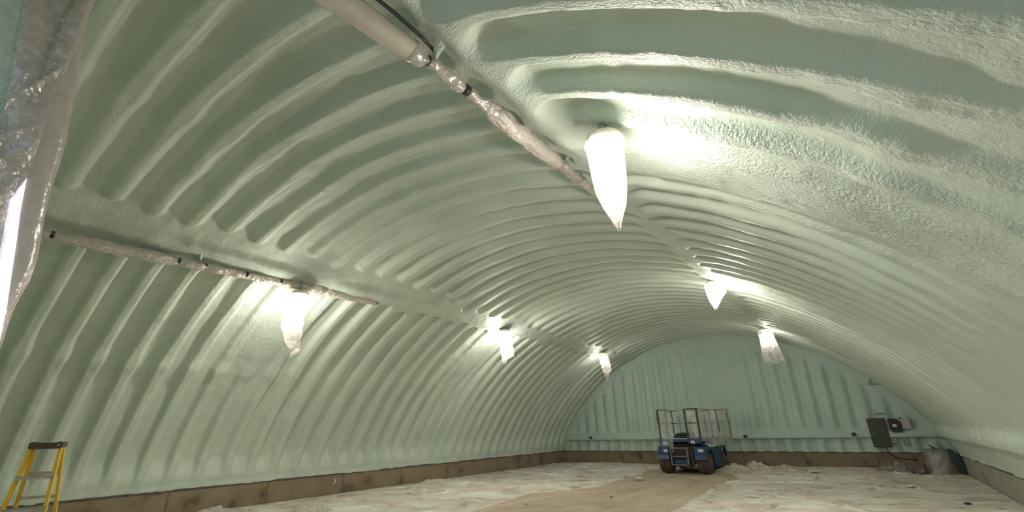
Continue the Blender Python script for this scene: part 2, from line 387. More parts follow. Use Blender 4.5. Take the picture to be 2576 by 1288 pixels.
    r = r - rough*(1-.8*depth)*.006*fbm(U*9, YY*13, 71, 2)
    # foam ledge along the right wall girt
    X = XC+r*np.sin(TH); Z = ZC+r*np.cos(TH)
    led = sstep(1.13, 1.19, Z)*(1-sstep(1.28, 1.62, Z))*(D > 0)
    X = X - led*(.15+.03*fbm(YY*1.1, Z*2, 81, 2))
    # bottom edge: pushed just inside the curb face, wavy lip
    lip = sstep(64.0, 65.0, np.abs(D)); X = X - np.sign(D)*.16*sstep(58, 65, np.abs(D))
    X = X + np.sign(D)*(-1)*lip*(.035+.02*vnoise(YY*2.2, 0*YY, 91)); Z = Z+lip*.015*vnoise(YY*1.7, 0*YY+5, 92)
    V = np.stack([X, YY, Z], -1).reshape(-1, 3); uv = np.stack([U, YY], -1).reshape(-1, 2)
    o = grid_mesh('ceiling', V, nth, ny, FOAM, uv=uv)
    coarse = (1-.88*depth*(1-fill))*np.clip(np.maximum(sstep(23, 29, D)*sstep(9.0, 3.5, YY)*(.55+.6*fbm(U*.5, YY*.7, 95, 2))*(1-.55*sstep(33, 43, D)), np.maximum(fill*.9, .6*gauss(np.abs(D)-23.4, 2.2)*sstep(8, 5, YY))), 0, 1)
    at = o.data.attributes.new('coarse', 'FLOAT', 'POINT'); at.data.foreach_set('value', coarse.astype(np.float32).ravel())
    tag(o, 'arched corrugated vault coated in pale green spray foam', kind='structure')
    return o
build_vault()

# ---- far end wall
def build_wall_back():
    nx, nz = 560, 230
    x = np.linspace(XL-.15, XR+.15, nx); z = np.linspace(.6, 6.15, nz); X, Z = np.meshgrid(x, z, indexing='ij')
    k = (X+2.69)/.6; k = k+.06*fbm(X*.6, Z*.7, 5, 2); dk = (k-np.round(k))*.6
    g = .5+.5*np.cos(np.clip(np.abs(dk)/.25, 0, 1)*math.pi)
    topz = ZC+np.sqrt(np.clip(RAD**2-(X-XC)**2, 0, None))
    g = g*(1-sstep(-.75, -.25, Z-topz))*(1-.75*gauss(X+5.4, 2.0)*sstep(1.5, 3.2, Z))*(1-.35*gauss(X-.2, .8))
    g = g*(1-sstep(1.12, 1.16, Z)*(1-sstep(1.42, 1.62, Z)))
    d = .16*g + .018*fbm(X*1.2, Z*.9, 15, 3)
    shelf = sstep(1.10, 1.16, Z)*(1-sstep(1.26, 1.50, Z))
    d = d - shelf*(.13+.02*fbm(X*1.5, Z*2, 25, 2)) - .03*(1-sstep(.6, .68, Z))
    Y = YB-.02+d
    V = np.stack([X, Y, Z], -1).reshape(-1, 3); uv = np.stack([X, Z], -1).reshape(-1, 2)
    o = grid_mesh('wall_back', V, nx, nz, FOAM_END, uv=uv, flip=True); tag(o, 'flat far end wall with vertical foam-covered ribs', kind='structure')
build_wall_back()

# ---- front wall around the open doorway (behind and beside the camera)
def build_wall_front():
    b = MB(); n = 60; DX0, DX1, DZ = -3.98, 2.2, 4.6
    for a, c, z0f in ((XL, DX0, 0), (DX0, DX1, 1), (DX1, XR, 0)):
        xs = np.linspace(a, c, 24)
        for i in range(len(xs)-1):
            x0, x1 = xs[i], xs[i+1]; z0 = DZ if z0f else 0.0
            t0 = ZC+math.sqrt(max(9.6**2-(x0-XC)**2, 0)); t1 = ZC+math.sqrt(max(9.6**2-(x1-XC)**2, 0))
            b.add([(x0, YF, z0), (x1, YF, z0), (x1, YF, max(t1, z0)), (x0, YF, max(t0, z0)),
                   (x0, YF-.25, z0), (x1, YF-.25, z0), (x1, YF-.25, max(t1, z0)), (x0, YF-.25, max(t0, z0))],
                  [(0,1,2,3),(7,6,5,4),(4,5,1,0)])
    b.box(DX0-.02, DX0+.0, YF-.25, YF, 0, DZ)
    tag(b.build('wall_front', FOAM_PLAIN), 'front end wall around the open doorway', kind='structure')
build_wall_front()

# ---- floor, curbs, sill trims
def build_floor():
    nx, ny = 260, 300; x = np.linspace(XL-.4, XR+.4, nx); y = np.linspace(YF-3, YB+.4, ny); X, Y = np.meshgrid(x, y, indexing='ij')
    Z = -.01+.006*fbm(X*.8, Y*.6, 4, 3)
    tag(grid_mesh('floor', np.stack([X, Y, Z], -1).reshape(-1, 3), nx, ny, GROUND), 'tan dusty floor', kind='structure')
build_floor()
b = MB().box(XL-.35, XL, YF, YB+.3, -.05, CURB-.035); tag(b.build('baseboard_left', CURB_Y), 'tan concrete curb below the left side of the vault', kind='structure')
b = MB().box(XR, XR+.35, YF, YB+.3, -.05, CURB-.035); tag(b.build('baseboard_right', CURB_DUSTY), 'tan concrete curb below the right side of the vault', kind='structure')
b = MB().box(XL, XR, YB, YB+.35, -.05, CURB-.03); tag(b.build('baseboard_back', CURB_X), 'tan concrete curb below the far end wall', kind='structure')
b = MB().box(XL-.3, XL+.012, YF, YB, CURB-.035, CURB+.01); tag(b.build('trim_1', SILL), 'dark sill strip on the left curb', kind='structure')
b = MB().box(XL, XR, YB-.012, YB+.3, CURB-.03, CURB+.005); tag(b.build('trim_2', SILL), 'dark sill strip on the far curb', kind='structure')
b = MB().box(XR-.012, XR+.3, YF, YB, CURB-.035, CURB+.01); tag(b.build('trim_3', SILL), 'dark sill strip on the right curb', kind='structure')

# ================================================================== FLOOR SHEETS
def floor_sheet(x0f, x1f, y0, y1, seed, n_crease, label, dips=()):
    nx, ny = 260, 460; u = np.linspace(0, 1, nx); y = np.linspace(y0, y1, ny); Ug, Y = np.meshgrid(u, y, indexing='ij')
    a = x0f(Y); c = x1f(Y); X = a+(c-a)*Ug
    g = np.random.default_rng(seed); Z = .012+.010*np.abs(fbm(X*1.2, Y*1.1, seed, 3))
    for _ in range(n_crease):
        cx, cy, an = g.uniform(x0f(np.array(12.)), x1f(np.array(12.))), g.uniform(y0, y1), g.choice([0, .15, -.2, 1.2, 1.57, .7, -.7])+g.normal(0, .12)
        L = g.uniform(.8, 4.5); h = g.uniform(.015, .06); wd = g.uniform(.03, .08)
        s = (X-cx)*math.cos(an)+(Y-cy)*math.sin(an); tt = -(X-cx)*math.sin(an)+(Y-cy)*math.cos(an)+.15*np.sin(s*1.3+cx)
        Z = Z+h*gauss(tt, wd)*(1-sstep(L*.3, L*.6, np.abs(s)))
    for (xa, ya, xb, yb, h, wd) in dips:
        dx, dy = xb-xa, yb-ya; L = math.hypot(dx, dy); s = ((X-xa)*dx+(Y-ya)*dy)/L; tt = (-(X-xa)*dy+(Y-ya)*dx)/L+.06*np.sin(s*2)
        Z = Z+h*gauss(tt, wd)*sstep(-.2, .2, s)*(1-sstep(L-.2, L+.2, s))
    edge = np.minimum(Ug, 1-Ug)*np.abs(c-a); Z = Z*sstep(0, .10, edge)-.022+.024*sstep(0, .035, edge)+.016*gauss(edge-.05, .04)*(.5+.5*vnoise(Y*2, X*0, seed+9))
    o = grid_mesh('plastic_floor_sheet', np.stack([X, Y, Z], -1).reshape(-1, 3), nx, ny, SHEET)
    off = Vector(((x0f(np.array(12.))+x1f(np.array(12.)))/2, (y0+y1)/2, 0)); o.data.transform(Matrix.Translation(-off)); o.location = off
    return tag(o, label, 'plastic sheet', 'plastic sheets covering the floor')
lx_y = [1, 9.1, 11.5, 12.5, 14.6, 18.7, 21.4, 22.6, 24.2]; lx_x = [-8.0, -7.99, -8.44, -8.6, -7.52, -7.83, -8.2, -6.6, -6.3]
floor_sheet(lambda Y: XL+.01+0*Y, lambda Y: np.interp(Y, lx_y, lx_x)+.06*vnoise(Y*1.5, 0*Y, 77), 1.0, 24.22, 5, 70,
            'wrinkled pale plastic floor sheet along the left curb, dusted with green overspray',
            dips=((-13.5, 8.2, -9.2, 11.8, .05, .05), (-12.4, 9.4, -10.4, 8.1, .05, .05), (-13.8, 9.9, -8.9, 14.0, .04, .07), (-11.2, 7.9, -9.8, 10.6, .05, .04)))
rx_y = [1, 11.2, 16.3, 19.0, 20.4, 22.0, 24.2]; rx_x = [-3.7, -3.96, -4.25, -4.07, -4.7, -5.0, -5.2]
floor_sheet(lambda Y: np.interp(Y, rx_y, rx_x)+.05*vnoise(Y*1.5, 0*Y, 78), lambda Y: XR-.01+0*Y, 1.0, 24.22, 8, 60,
            'wrinkled pale plastic floor sheet along the right wall, running to the far curb',
            dips=((-2.6, 13.3, -1.9, 17.2, .06, .06), (-3.6, 12.2, -2.6, 13.3, .05, .06), (-.5, 16.5, .6, 20.5, .04, .06), (-3.2, 12.6, 2.0, 13.9, .05, .06), (-2.9, 11.9, 2.0, 12.9, .05, .05)))

# crumpled heaps of film
def heap(cx, cy, rx, ry, h, seed, mat, label, group=None, cat='plastic sheet', name='crumpled_plastic', z0=0.0, lumps=3.0, pw=.5):
    n, m = 90, 60; a = np.linspace(0, 2*math.pi, n); t = np.linspace(0, 1, m); A, Tt = np.meshgrid(a, t, indexing='ij')
    R = 1+.28*vnoise(np.cos(A)*2.2+9, np.sin(A)*2.2+9, seed)
    X = cx+rx*Tt*np.cos(A)*R; Y = cy+ry*Tt*np.sin(A)*R
    n1 = fbm((X-cx)*lumps/rx+20, (Y-cy)*lumps/ry+20, seed+1, 3); rid = 1-np.abs(fbm((X-cx)*lumps*1.7/rx+40, (Y-cy)*lumps*1.7/ry+40, seed+2, 3))
    Z = z0+h*np.clip(1-Tt**1.3, 0, 1)**.8*(.66+.42*n1)+h*.20*rid*(1-Tt**3)
    Z[:, -1] = z0
    o = grid_mesh(name, np.stack([X, Y, Z], -1).reshape(-1, 3), n, m, mat, flip=True)
    o.data.transform(Matrix.Translation((-cx, -cy, -z0))); o.location = (cx, cy, z0)
    return tag(o, label, cat, group)
heap(-11.6, 7.2, .75, .5, .22, 101, FILM, 'glossy clear crumpled plastic bunch at the bottom edge, farther from the yellow ladder', 'crumpled plastic bunches by the left curb')
heap(-13.65, 5.85, .42, .6, .20, 111, FILM, 'milky crumpled plastic bunch against the left curb, nearer the yellow ladder', 'crumpled plastic bunches by the left curb')
heap(-4.62, 20.7, .76, .55, .29, 121, FILM_DUSTY, 'low tan heap of crumpled plastic right beside the front wheel of the blue lift', 'crumpled plastic heaps beside the lift')
heap(-4.0, 21.9, .60, .45, .36, 131, FILM_DUSTY, 'second tan plastic heap, just behind and right of the lowest one by the lift', 'crumpled plastic heaps beside the lift')
heap(-3.1, 22.5, .55, .4, .20, 141, FILM_DUSTY, 'small flattened plastic heap right of the two heaps by the lift', 'crumpled plastic heaps beside the lift')

# scraps of foam and film lying about
def scrap(x, y, s, seed, mat, label, cat='foam scrap', name='foam_scrap', z=.05, flatn=.35):
    g = np.random.default_rng(seed); b = MB(); n = 9; k = 5
    vs = []
    for i in range(k+1):
        ph = math.pi*i/k
        for j in range(n):
            a = 2*math.pi*j/n; r = s*math.sin(ph)*g.uniform(.7, 1.25)+.001
            vs.append((x+r*math.cos(a)*1.3, y+r*math.sin(a), z+s*flatn*(1-math.cos(ph))*g.uniform(.8, 1.1)))
    b.add(vs, [(i*n+j, i*n+(j+1) % n, (i+1)*n+(j+1) % n, (i+1)*n+j) for i in range(k) for j in range(n)])
    return solo(b, name, mat, (x, y, z), label, cat, 'loose scraps on the floor')
scrap(-7.0, 16.9, .13, 1, SCRAP, 'small pale scrap with a dark edge on the left sheet, in front of the lift', z=.02)
scrap(-7.75, 23.3, .14, 2, SCRAP, 'pale scrap at the foot of the far curb, just left of the lift', z=.03)
scrap(-2.0, 21.5, .16, 3, SCRAP, 'white angular scrap near the far curb, midway from lift to grey cabinet', z=.02)
scrap(.55, 17.8, .10, 4, SCRAP, 'tiny pale scrap alone on the right sheet below the covered machine', z=.02)
scrap(-2.55, 17.95, .06, 5, SCRAP, 'tiny bright fleck on the right sheet, farther one of two', z=.03)
scrap(-7.55, 10.7, .05, 6, SCRAP, 'tiny pale crumb on the tan floor by the edge of the left sheet', z=.0)
scrap(1.35, 14.9, .06, 7, TEAL, 'small dark teal crumb at lower right of the right sheet', z=.02)
scrap(-6.1, 12.7, .035, 8, CABLE, 'single dark pebble on the tan floor in front of the lift', z=.0)
b = MB(); vv = [(XL+.03, 9.35+.1*math.sin(t*2.6), .28+.20*t) for t in np.linspace(0, 1, 8)]
b.tube(vv, [.004, .014, .022, .028, .028, .022, .014, .004], 8)
solo(b, 'foam_scrap', SCRAP, (XL+.03, 9.4, .28), 'curved white foam smear stuck on the left curb', 'foam scrap')

# ================================================================== SUSPENDED PIPES
def smooth_path(nodes, step=.03):
    P = np.array(nodes, float); d = np.concatenate([[0], np.cumsum(np.linalg.norm(np.diff(P, axis=0), axis=1))])
    s = np.linspace(0, d[-1], int(d[-1]/step)+2)
    return s, np.stack([np.interp(s, d, P[:, i]) for i in range(3)], 1)
def at_y(nodes, y):
    P = np.array(nodes); return Vector([np.interp(y, P[:, 1], P[:, i]) for i in range(3)])
def wrap_tube(parent, nodes, y0, y1, ys, rs, seed, mat, name='plastic_wrap', crumple=.10, lab=None, n=34, sag=.25, twist=0.0):
    s, P = smooth_path(nodes, .018); P = P[(P[:, 1] >= y0) & (P[:, 1] <= y1)]
    R = np.interp(P[:, 1], ys, rs); g = np.random.default_rng(seed); tab = g.uniform(0, 99)
    def nz(i, a):
        y = P[i][1]
        aa = a*3.2/math.pi; aa = min(aa, 6.4-aa)
        f = float(vnoise(np.array(aa*1.6+tab+y*twist), np.array(y*7.+tab), seed)); f2 = 1-2*abs(float(vnoise(np.array(aa*2.6+tab+y*twist*2), np.array(y*13.+tab+aa*1.5), seed+1)))
        return 1+crumple*f+crumple*.7*f2+sag*max(0, -math.cos(a))*.35
    b = MB().tube([tuple(p) for p in P], list(R), n, True, nz); o = b.build(name, mat, parent)
    if lab: o['label'] = lab
    return o
def band(parent, nodes, y, r, wd=.05, name='tape_band'):
    a = at_y(nodes, y-wd/2); c = at_y(nodes, y+wd/2); MB().tube([a, c], r, 18).build(name, BLACK, parent)

LN = [(-9.80, .2, 4.885), (-9.80, .95, 4.90), (-9.85, 3.1, 4.965), (-9.87, 4.4, 5.01), (-9.88, 5.2, 5.06), (-9.91, 6.4, 5.07), (-9.93, 7.35, 5.09)]
rootL = empty('suspended_pipe', (-9.86, 3.8, 4.9), 'long thin pipe wrapped in dusty plastic, hanging over the left wall from the near corner', 'pipe')
s_, P_ = smooth_path(LN, .2); MB().tube([tuple(p) for p in P_], .05, 14).build('pipe', GREYM, rootL)
wrap_tube(rootL, LN, .2, 7.3, [.2, .85, .91, 1.1, 1.8, 2.4, 2.62, 2.68, 2.8, 3.05, 3.13, 3.3, 3.8, 3.92, 4.1, 4.58, 4.65, 4.8, 5.2, 5.3, 5.45, 5.6, 5.75, 5.85, 6.2, 6.9, 7.3],
          [.07, .07, .062, .085, .10, .105, .075, .062, .085, .085, .06, .075, .075, .06, .075, .078, .062, .085, .085, .075, .13, .12, .07, .10, .09, .072, .055], 5, FILM_PIPE, crumple=.16)
for y in (.92, 2.67, 3.13, 3.92, 4.65, 5.72): band(rootL, LN, y, .068, .05)
band(rootL, LN, 7.27, .055, .05, 'pipe_coupling')
def hanger(parent, a, c, r=.018, ext=None):
    b = MB(); a, c = Vector(a), Vector(c); m = a.lerp(c, .5)+Vector((.01, .02, 0))
    b.tube([a, m, c], [r*1.1, r, r*1.9], 9, True, lambda i, t: 1+.2*math.sin(3*t+i)); return b.build('hanger', FOAM_PLAIN, parent)
hanger(rootL, (-9.84, 3.02, 5.03), (-9.62, 2.9, 5.26), .022); hanger(rootL, (-9.88, 5.42, 5.14), (-9.72, 5.36, 5.27), .02)

RN = [(-2.66, .7, 5.05), (-2.66, 1.3, 5.11), (-2.65, 1.75, 5.14), (-2.64, 2.17, 5.18), (-2.63, 2.40, 5.21), (-2.63, 2.84, 5.22), (-2.64, 3.3, 5.24), (-2.65, 3.8, 5.255), (-2.66, 4.73, 5.32), (-2.66, 4.97, 5.345), (-2.67, 5.58, 5.36), (-2.68, 6.90, 5.42)]
rootR = empty('suspended_pipe', (-2.66, 3.8, 5.2), 'thick pipe wrapped in shiny clear plastic, hanging overhead beside the nearest bright lamp', 'pipe')
s_, P_ = smooth_path(RN, .2); MB().tube([tuple(p) for p in P_ if p[1] > 2.0], .046, 14).build('pipe', SLEEVE, rootR)
wrap_tube(rootR, RN, .7, 2.16, [.7, 1.2, 1.9, 2.1, 2.16], [.115, .115, .105, .095, .08], 8, SLEEVE, 'sleeve', .03, 'smooth beige sleeve on the nearest stretch', sag=.1)
wrap_tube(rootR, RN, 2.05, 2.30, [2.05, 2.10, 2.22, 2.26, 2.30], [.09, .10, .085, .05, .04], 9, FILM, 'film_end', .10)
wrap_tube(rootR, RN, 2.30, 2.80, [2.30, 2.36, 2.45, 2.55, 2.68, 2.78, 2.80], [.045, .062, .05, .075, .085, .06, .05], 10, FILM, crumple=.30, twist=3)
wrap_tube(rootR, RN, 2.87, 3.26, [2.87, 2.93, 3.05, 3.15, 3.26], [.05, .058, .056, .066, .05], 12, FILM, crumple=.28, twist=5)
wrap_tube(rootR, RN, 3.2, 4.93, [3.2, 3.3, 3.55, 4.3, 4.75, 4.88, 4.93], [.06, .085, .105, .105, .095, .06, .048], 14, FILM_PIPE, crumple=.15, twist=1.2, sag=.4)
wrap_tube(rootR, RN, 4.93, 5.5, [4.93, 5.0, 5.1, 5.25, 5.4, 5.5], [.05, .075, .07, .085, .08, .055], 16, FILM, crumple=.26, twist=3)
wrap_tube(rootR, RN, 5.5, 6.8, [5.5, 5.6, 6.2, 6.7, 6.8], [.06, .075, .07, .06, .05], 18, FILM_PIPE, crumple=.08)
band(rootR, RN, 2.27, .055, .06); band(rootR, RN, 2.84, .058, .075); band(rootR, RN, 6.82, .06, .05); band(rootR, RN, 5.52, .06, .03)
def foam_web(parent, a, b, c, th=.05):
    """triangular web of sprayed foam between pipe point a and ceiling points b-c"""
    n, m = 26, 18; a, b, c = map(np.array, (a, b, c)); u = np.linspace(0, 1, n); v = np.linspace(0, 1, m); Uu, Vv = np.meshgrid(u, v, indexing='ij')
    Wd = .12+.88*Uu**1.4; mid = (b+c)/2
    P = a+(mid-a)*Uu[..., None]+(c-b)*((Vv-.5)*Wd)[..., None]
    nrm = np.cross(mid-a, c-b); nrm = nrm/np.linalg.norm(nrm); t = th*np.sqrt(np.clip(1-(2*Vv-1)**2, 0, 1))*(.6+.6*Uu)*(1+.25*fbm(Uu*7, Vv*5, 501, 2))
    V1 = P+nrm*t[..., None]; V2 = P-nrm*t[..., None]; V = np.concatenate([V1, V2[:, ::-1]], 1).reshape(-1, 3)
    return grid_mesh('hanger', V, n, 2*m, FOAM_PLAIN, parent)
foam_web(rootR, (-2.62, 2.37, 5.26), (-2.30, 1.96, 5.33), (-1.85, 2.12, 5.17), .035); foam_web(rootR, (-2.62, 2.36, 5.26), (-2.42, 2.22, 5.36), (-2.25, 2.30, 5.32), .03)
hanger(rootR, (-2.64, 4.94, 5.37), (-2.26, 4.52, 5.26), .03)
# thin dark tube running above the sleeve
b = MB().tube([(-2.50, .7, 5.175), (-2.50, 1.3, 5.215), (-2.50, 1.75, 5.25), (-2.52, 2.10, 5.27), (-2.55, 2.30, 5.27)], .018, 10)
solo(b, 'dark_tube', BLACK, (-2.5, 1.5, 5.2), 'thin dark tube running just above the beige sleeved pipe', 'conduit')

# ================================================================== LAMPS AND THEIR BAGS
def rot_to_cam(x, y):     # bags hang flat-ish; direction across the bag
    a = math.atan2(y, x); return Vector((-math.sin(a), math.cos(a), 0)), Vector((math.cos(a), math.sin(a), 0))
def make_lamp(key, label, k=1.0):
    x, y, z = LAMPS[key]
    root = empty('ceiling_lamp', (x, y, z), label, 'lamp', 'bare globe lamps along the vault')
    sx = x-XC; surf = ZC+math.sqrt(RAD**2-sx**2)
    MB().tube([(x, y, z+.02), (x, y, surf+.03)], .045*k, 12).build('stem', CONDUIT, root)
    MB().lathe([(.03, .05), (.14*k, .045), (.185*k, .02), (.19*k, -.045), (.182*k, -.045), (.175*k, .0), (.03, .01)], (x, y, z), 'z', 28).build('base_ring', RINGM, root)
    prof = [(.125*math.sin(max(.02, math.pi*t)) ** .55*k, -.03-.42*t*k) for t in np.linspace(.04, .97, 12)]
    MB().lathe(prof, (x, y, z), 'z', 20).build('globe', LAMPM[key], root)
    return root
def make_bag(key, levels, label, seed, depthf=.62):
    x, y, z = LAMPS[key]; acr, dep = rot_to_cam(x, y)
    if acr.dot(RT) < 0: acr = -acr
    n = 44; m = 46; zs = np.linspace(levels[0][0], levels[-1][0], m); zl = [l[0] for l in levels][::-1]
    g = np.random.default_rng(seed); ph = g.uniform(0, 6, 6); vs = []
    for i, zz in enumerate(zs):
        xl = np.interp(zz, zl, [l[1] for l in levels][::-1]); xr = np.interp(zz, zl, [l[2] for l in levels][::-1])
        c, r = (xl+xr)/2, (xr-xl)/2; t = i/(m-1)
        for k in range(n):
            a = 2*math.pi*k/n
            pl = 1+(.02+.16*t)*math.sin(5*a+ph[0]+1.5*t)+(.01+.10*t)*math.sin(9*a+ph[1]-2*t)+.05*t*math.sin(17*a+ph[2])
            ca = math.copysign(abs(math.cos(a))**.8, math.cos(a)); dr = max(r, .02)*(depthf if zz < -.3 else 1-(1-depthf)*min(1, -zz/.3))
            jag = (.05*t**6)*math.sin(4*a+ph[3])
            p = Vector((x, y, z+zz+jag))+acr*(c+r*ca*(.9+.1*pl))+dep*(dr*math.sin(a)*pl)
            vs.append(p)
    fs = [(i*n+k, i*n+(k+1) % n, (i+1)*n+(k+1) % n, (i+1)*n+k) for i in range(m-1) for k in range(n)]
    b = MB(); b.add(vs, fs, True)
    return solo(b, 'plastic_bag', FILM_BAG, (x, y, z), label, 'plastic bag', 'plastic bags tied over the lamps')
lamp_labels = {'L1': 'nearest glowing lamp of the left row, under the end of the dusty pipe', 'L2': 'middle glowing lamp of the left row, above the left curb',
               'L3': 'farthest glowing lamp of the left row, closest to the far end wall', 'R1': 'biggest and nearest glowing lamp, overhead beside the shiny wrapped pipe',
               'R2': 'middle glowing lamp of the right row, in a short torn bag', 'R3': 'farthest glowing lamp of the right row, above the end wall ribs'}
for key, lb in lamp_labels.items(): make_lamp(key, lb)
make_bag('R1', [(.01, -.19, .20), (-.07, -.215, .225), (-.18, -.19, .20), (-.45, -.165, .19), (-.65, -.14, .175), (-.82, -.08, .15), (-.98, .0, .09), (-1.06, .045, .06)], 'long pointed clear bag hanging below the nearest overhead lamp', 21)
make_bag('L1', [(.01, -.20, .22), (-.10, -.22, .23), (-.35, -.26, .17), (-.62, -.29, .16), (-.80, -.29, .155), (-.95, -.21, .155), (-1.12, -.16, .155), (-1.28, -.02, .165), (-1.40, -.06, .0)], 'ragged bag with a loose side flap over the nearest left lamp', 22, .45)
make_bag('L2', [(.0, -.21, .21), (-.12, -.22, .22), (-.35, -.20, .22), (-.70, -.18, .30), (-.90, -.14, .30), (-1.0, -.12, .08), (-1.17, -.08, -.02)], 'narrow bag with a hanging corner over the middle left lamp', 23, .5)
make_bag('L3', [(.0, -.22, .22), (-.12, -.22, .24), (-.45, -.14, .30), (-.80, -.08, .36), (-.98, -.02, .24), (-1.30, .05, .16)], 'slim tapering bag over the farthest left lamp', 24, .5)
make_bag('R2', [(.0, -.22, .22), (-.10, -.25, .25), (-.30, -.22, .24), (-.42, -.20, .12), (-.55, -.16, .04), (-.66, -.10, -.06)], 'short torn bag clinging to the middle right lamp', 25, .7)
make_bag('R3', [(.0, -.22, .22), (-.12, -.25, .27), (-.40, -.22, .30), (-.80, -.24, .38), (-1.15, -.25, .45), (-1.28, -.24, .45)], 'wide straight open-bottomed bag over the farthest right lamp', 26, .5)

# ================================================================== DOORWAY JAMB WITH PLASTIC (left edge)
def jamb():
    x = -4.0
    edge = [(.34, 0.0), (.34, 2.31), (.34, 2.53), (.36, 2.74), (.35, 2.91), (.33, 3.04), (.31, 3.29), (.28, 3.67), (.26, 3.98), (.16, 4.60), (.14, 4.96), (.10, 5.4)]
    pr = empty('door_jamb', (x, 0, 0), 'foam-coated jamb of the doorway at the left edge, draped in clear plastic', 'door jamb')
    # foam-coated post: rounded strip whose inner edge follows the outline
    b = MB(); n = len(edge); zz = np.linspace(0, 5.4, 60); ye = np.interp(zz, [e[1] for e in edge], [e[0] for e in edge])
    vs = []
    for i, z in enumerate(zz):
        y = ye[i]+.006*math.sin(z*9)
        for dx, dy in ((0, -.30), (.012, -.11), (.012, -.04), (0, -.008), (-.03, 0), (-.08, -.03), (-.10, -.30)): vs.append((x+dx+.004*math.sin(z*14+dy*30), y+dy, z))
    k = 7; b.add(vs, [(i*k+j, i*k+j+1, (i+1)*k+j+1, (i+1)*k+j) for i in range(len(zz)-1) for j in range(k-1)], True)
    b.build('post', FOAM_STRIP, pr)
    MB().box(x-.12, x-.02, -.68, .0, 0, 5.4).build('backing_panel', FOAM_PLAIN, pr)
    b = MB(); q = [(.045, 3.9), (.050, 4.0), (.04, 4.23), (.03, 4.45), (.028, 4.62), (.035, 4.85)]
    b.tube([(x+.016, y, z) for y, z in q], [.004, .010, .009, .012, .009, .012], 8, True, lambda i, a: 1+.3*math.sin(5*a+i)).build('rusty_edge', RUST, pr)
    # added glowing pane on the post, cut to the outline of the glare
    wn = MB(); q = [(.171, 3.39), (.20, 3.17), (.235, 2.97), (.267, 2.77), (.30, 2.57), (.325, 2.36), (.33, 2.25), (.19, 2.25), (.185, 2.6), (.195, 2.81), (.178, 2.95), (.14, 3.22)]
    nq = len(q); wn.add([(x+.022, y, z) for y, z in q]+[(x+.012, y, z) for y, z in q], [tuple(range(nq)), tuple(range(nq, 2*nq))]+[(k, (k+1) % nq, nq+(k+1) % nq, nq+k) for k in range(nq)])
    tag(wn.build('glare_pane_1', GLARE_GLOW), 'added glowing pane in the shape of the glare at the left edge', kind='structure')
    # draped sheet
    nu, nv = 120, 320; u = np.linspace(0, 1, nu); z = np.linspace(1.2, 5.3, nv); Uu, Z = np.meshgrid(u, z, indexing='ij')
    zk = [1.2, 2.5, 2.80, 2.96, 3.23, 3.42, 3.8, 4.12, 4.41, 4.94, 5.3]; yk = [.17, .20, .205, .185, .155, .175, .15, .135, .15, .125, .10]
    ye = np.interp(Z, zk, yk); yb = np.interp(Z, [1.2, 3.45, 3.75, 4.65, 5.3], [-.66, -.66, -.03, -.17, -.26]); Y = yb+(ye-yb)*Uu
    X = x+.05+.020*fbm(Y*9+Z*2, Z*2.2, 201, 3)+.012*np.sin((Y*16+Z*5))+.022*gauss(Z-3.55-(Y-.1)*1.6, .05)+.02*gauss(Z-3.72-(Y-.1)*1.3, .04)+.02*gauss(Z-4.2-(Y-.1)*2.6, .05)+.012*(1-np.abs(fbm(Y*12-Z*3, Z*5+Y*6, 207, 2)))
    X = X-.03*sstep(.93, 1, Uu)
    o = grid_mesh('plastic_drape', np.stack([X, Y, Z], -1).reshape(-1, 3), nu, nv, FILM_DRAPE, flip=True)
    o.data.transform(Matrix.Translation((-x, 0, 0))); o.location = (x, 0, 0)
    tag(o, 'glossy clear plastic sheet draped down the left doorway jamb', 'plastic sheet')
FOAM_STRIP = film_mat('jamb_strip', (.58, .525, .475), .03, .22, .6, 7, .15, gloss=.2)
FILM_DRAPE = film_mat('drape_film', (.60, .55, .50), .36, .12, .9, 13, .3, gloss=.26)
jamb()

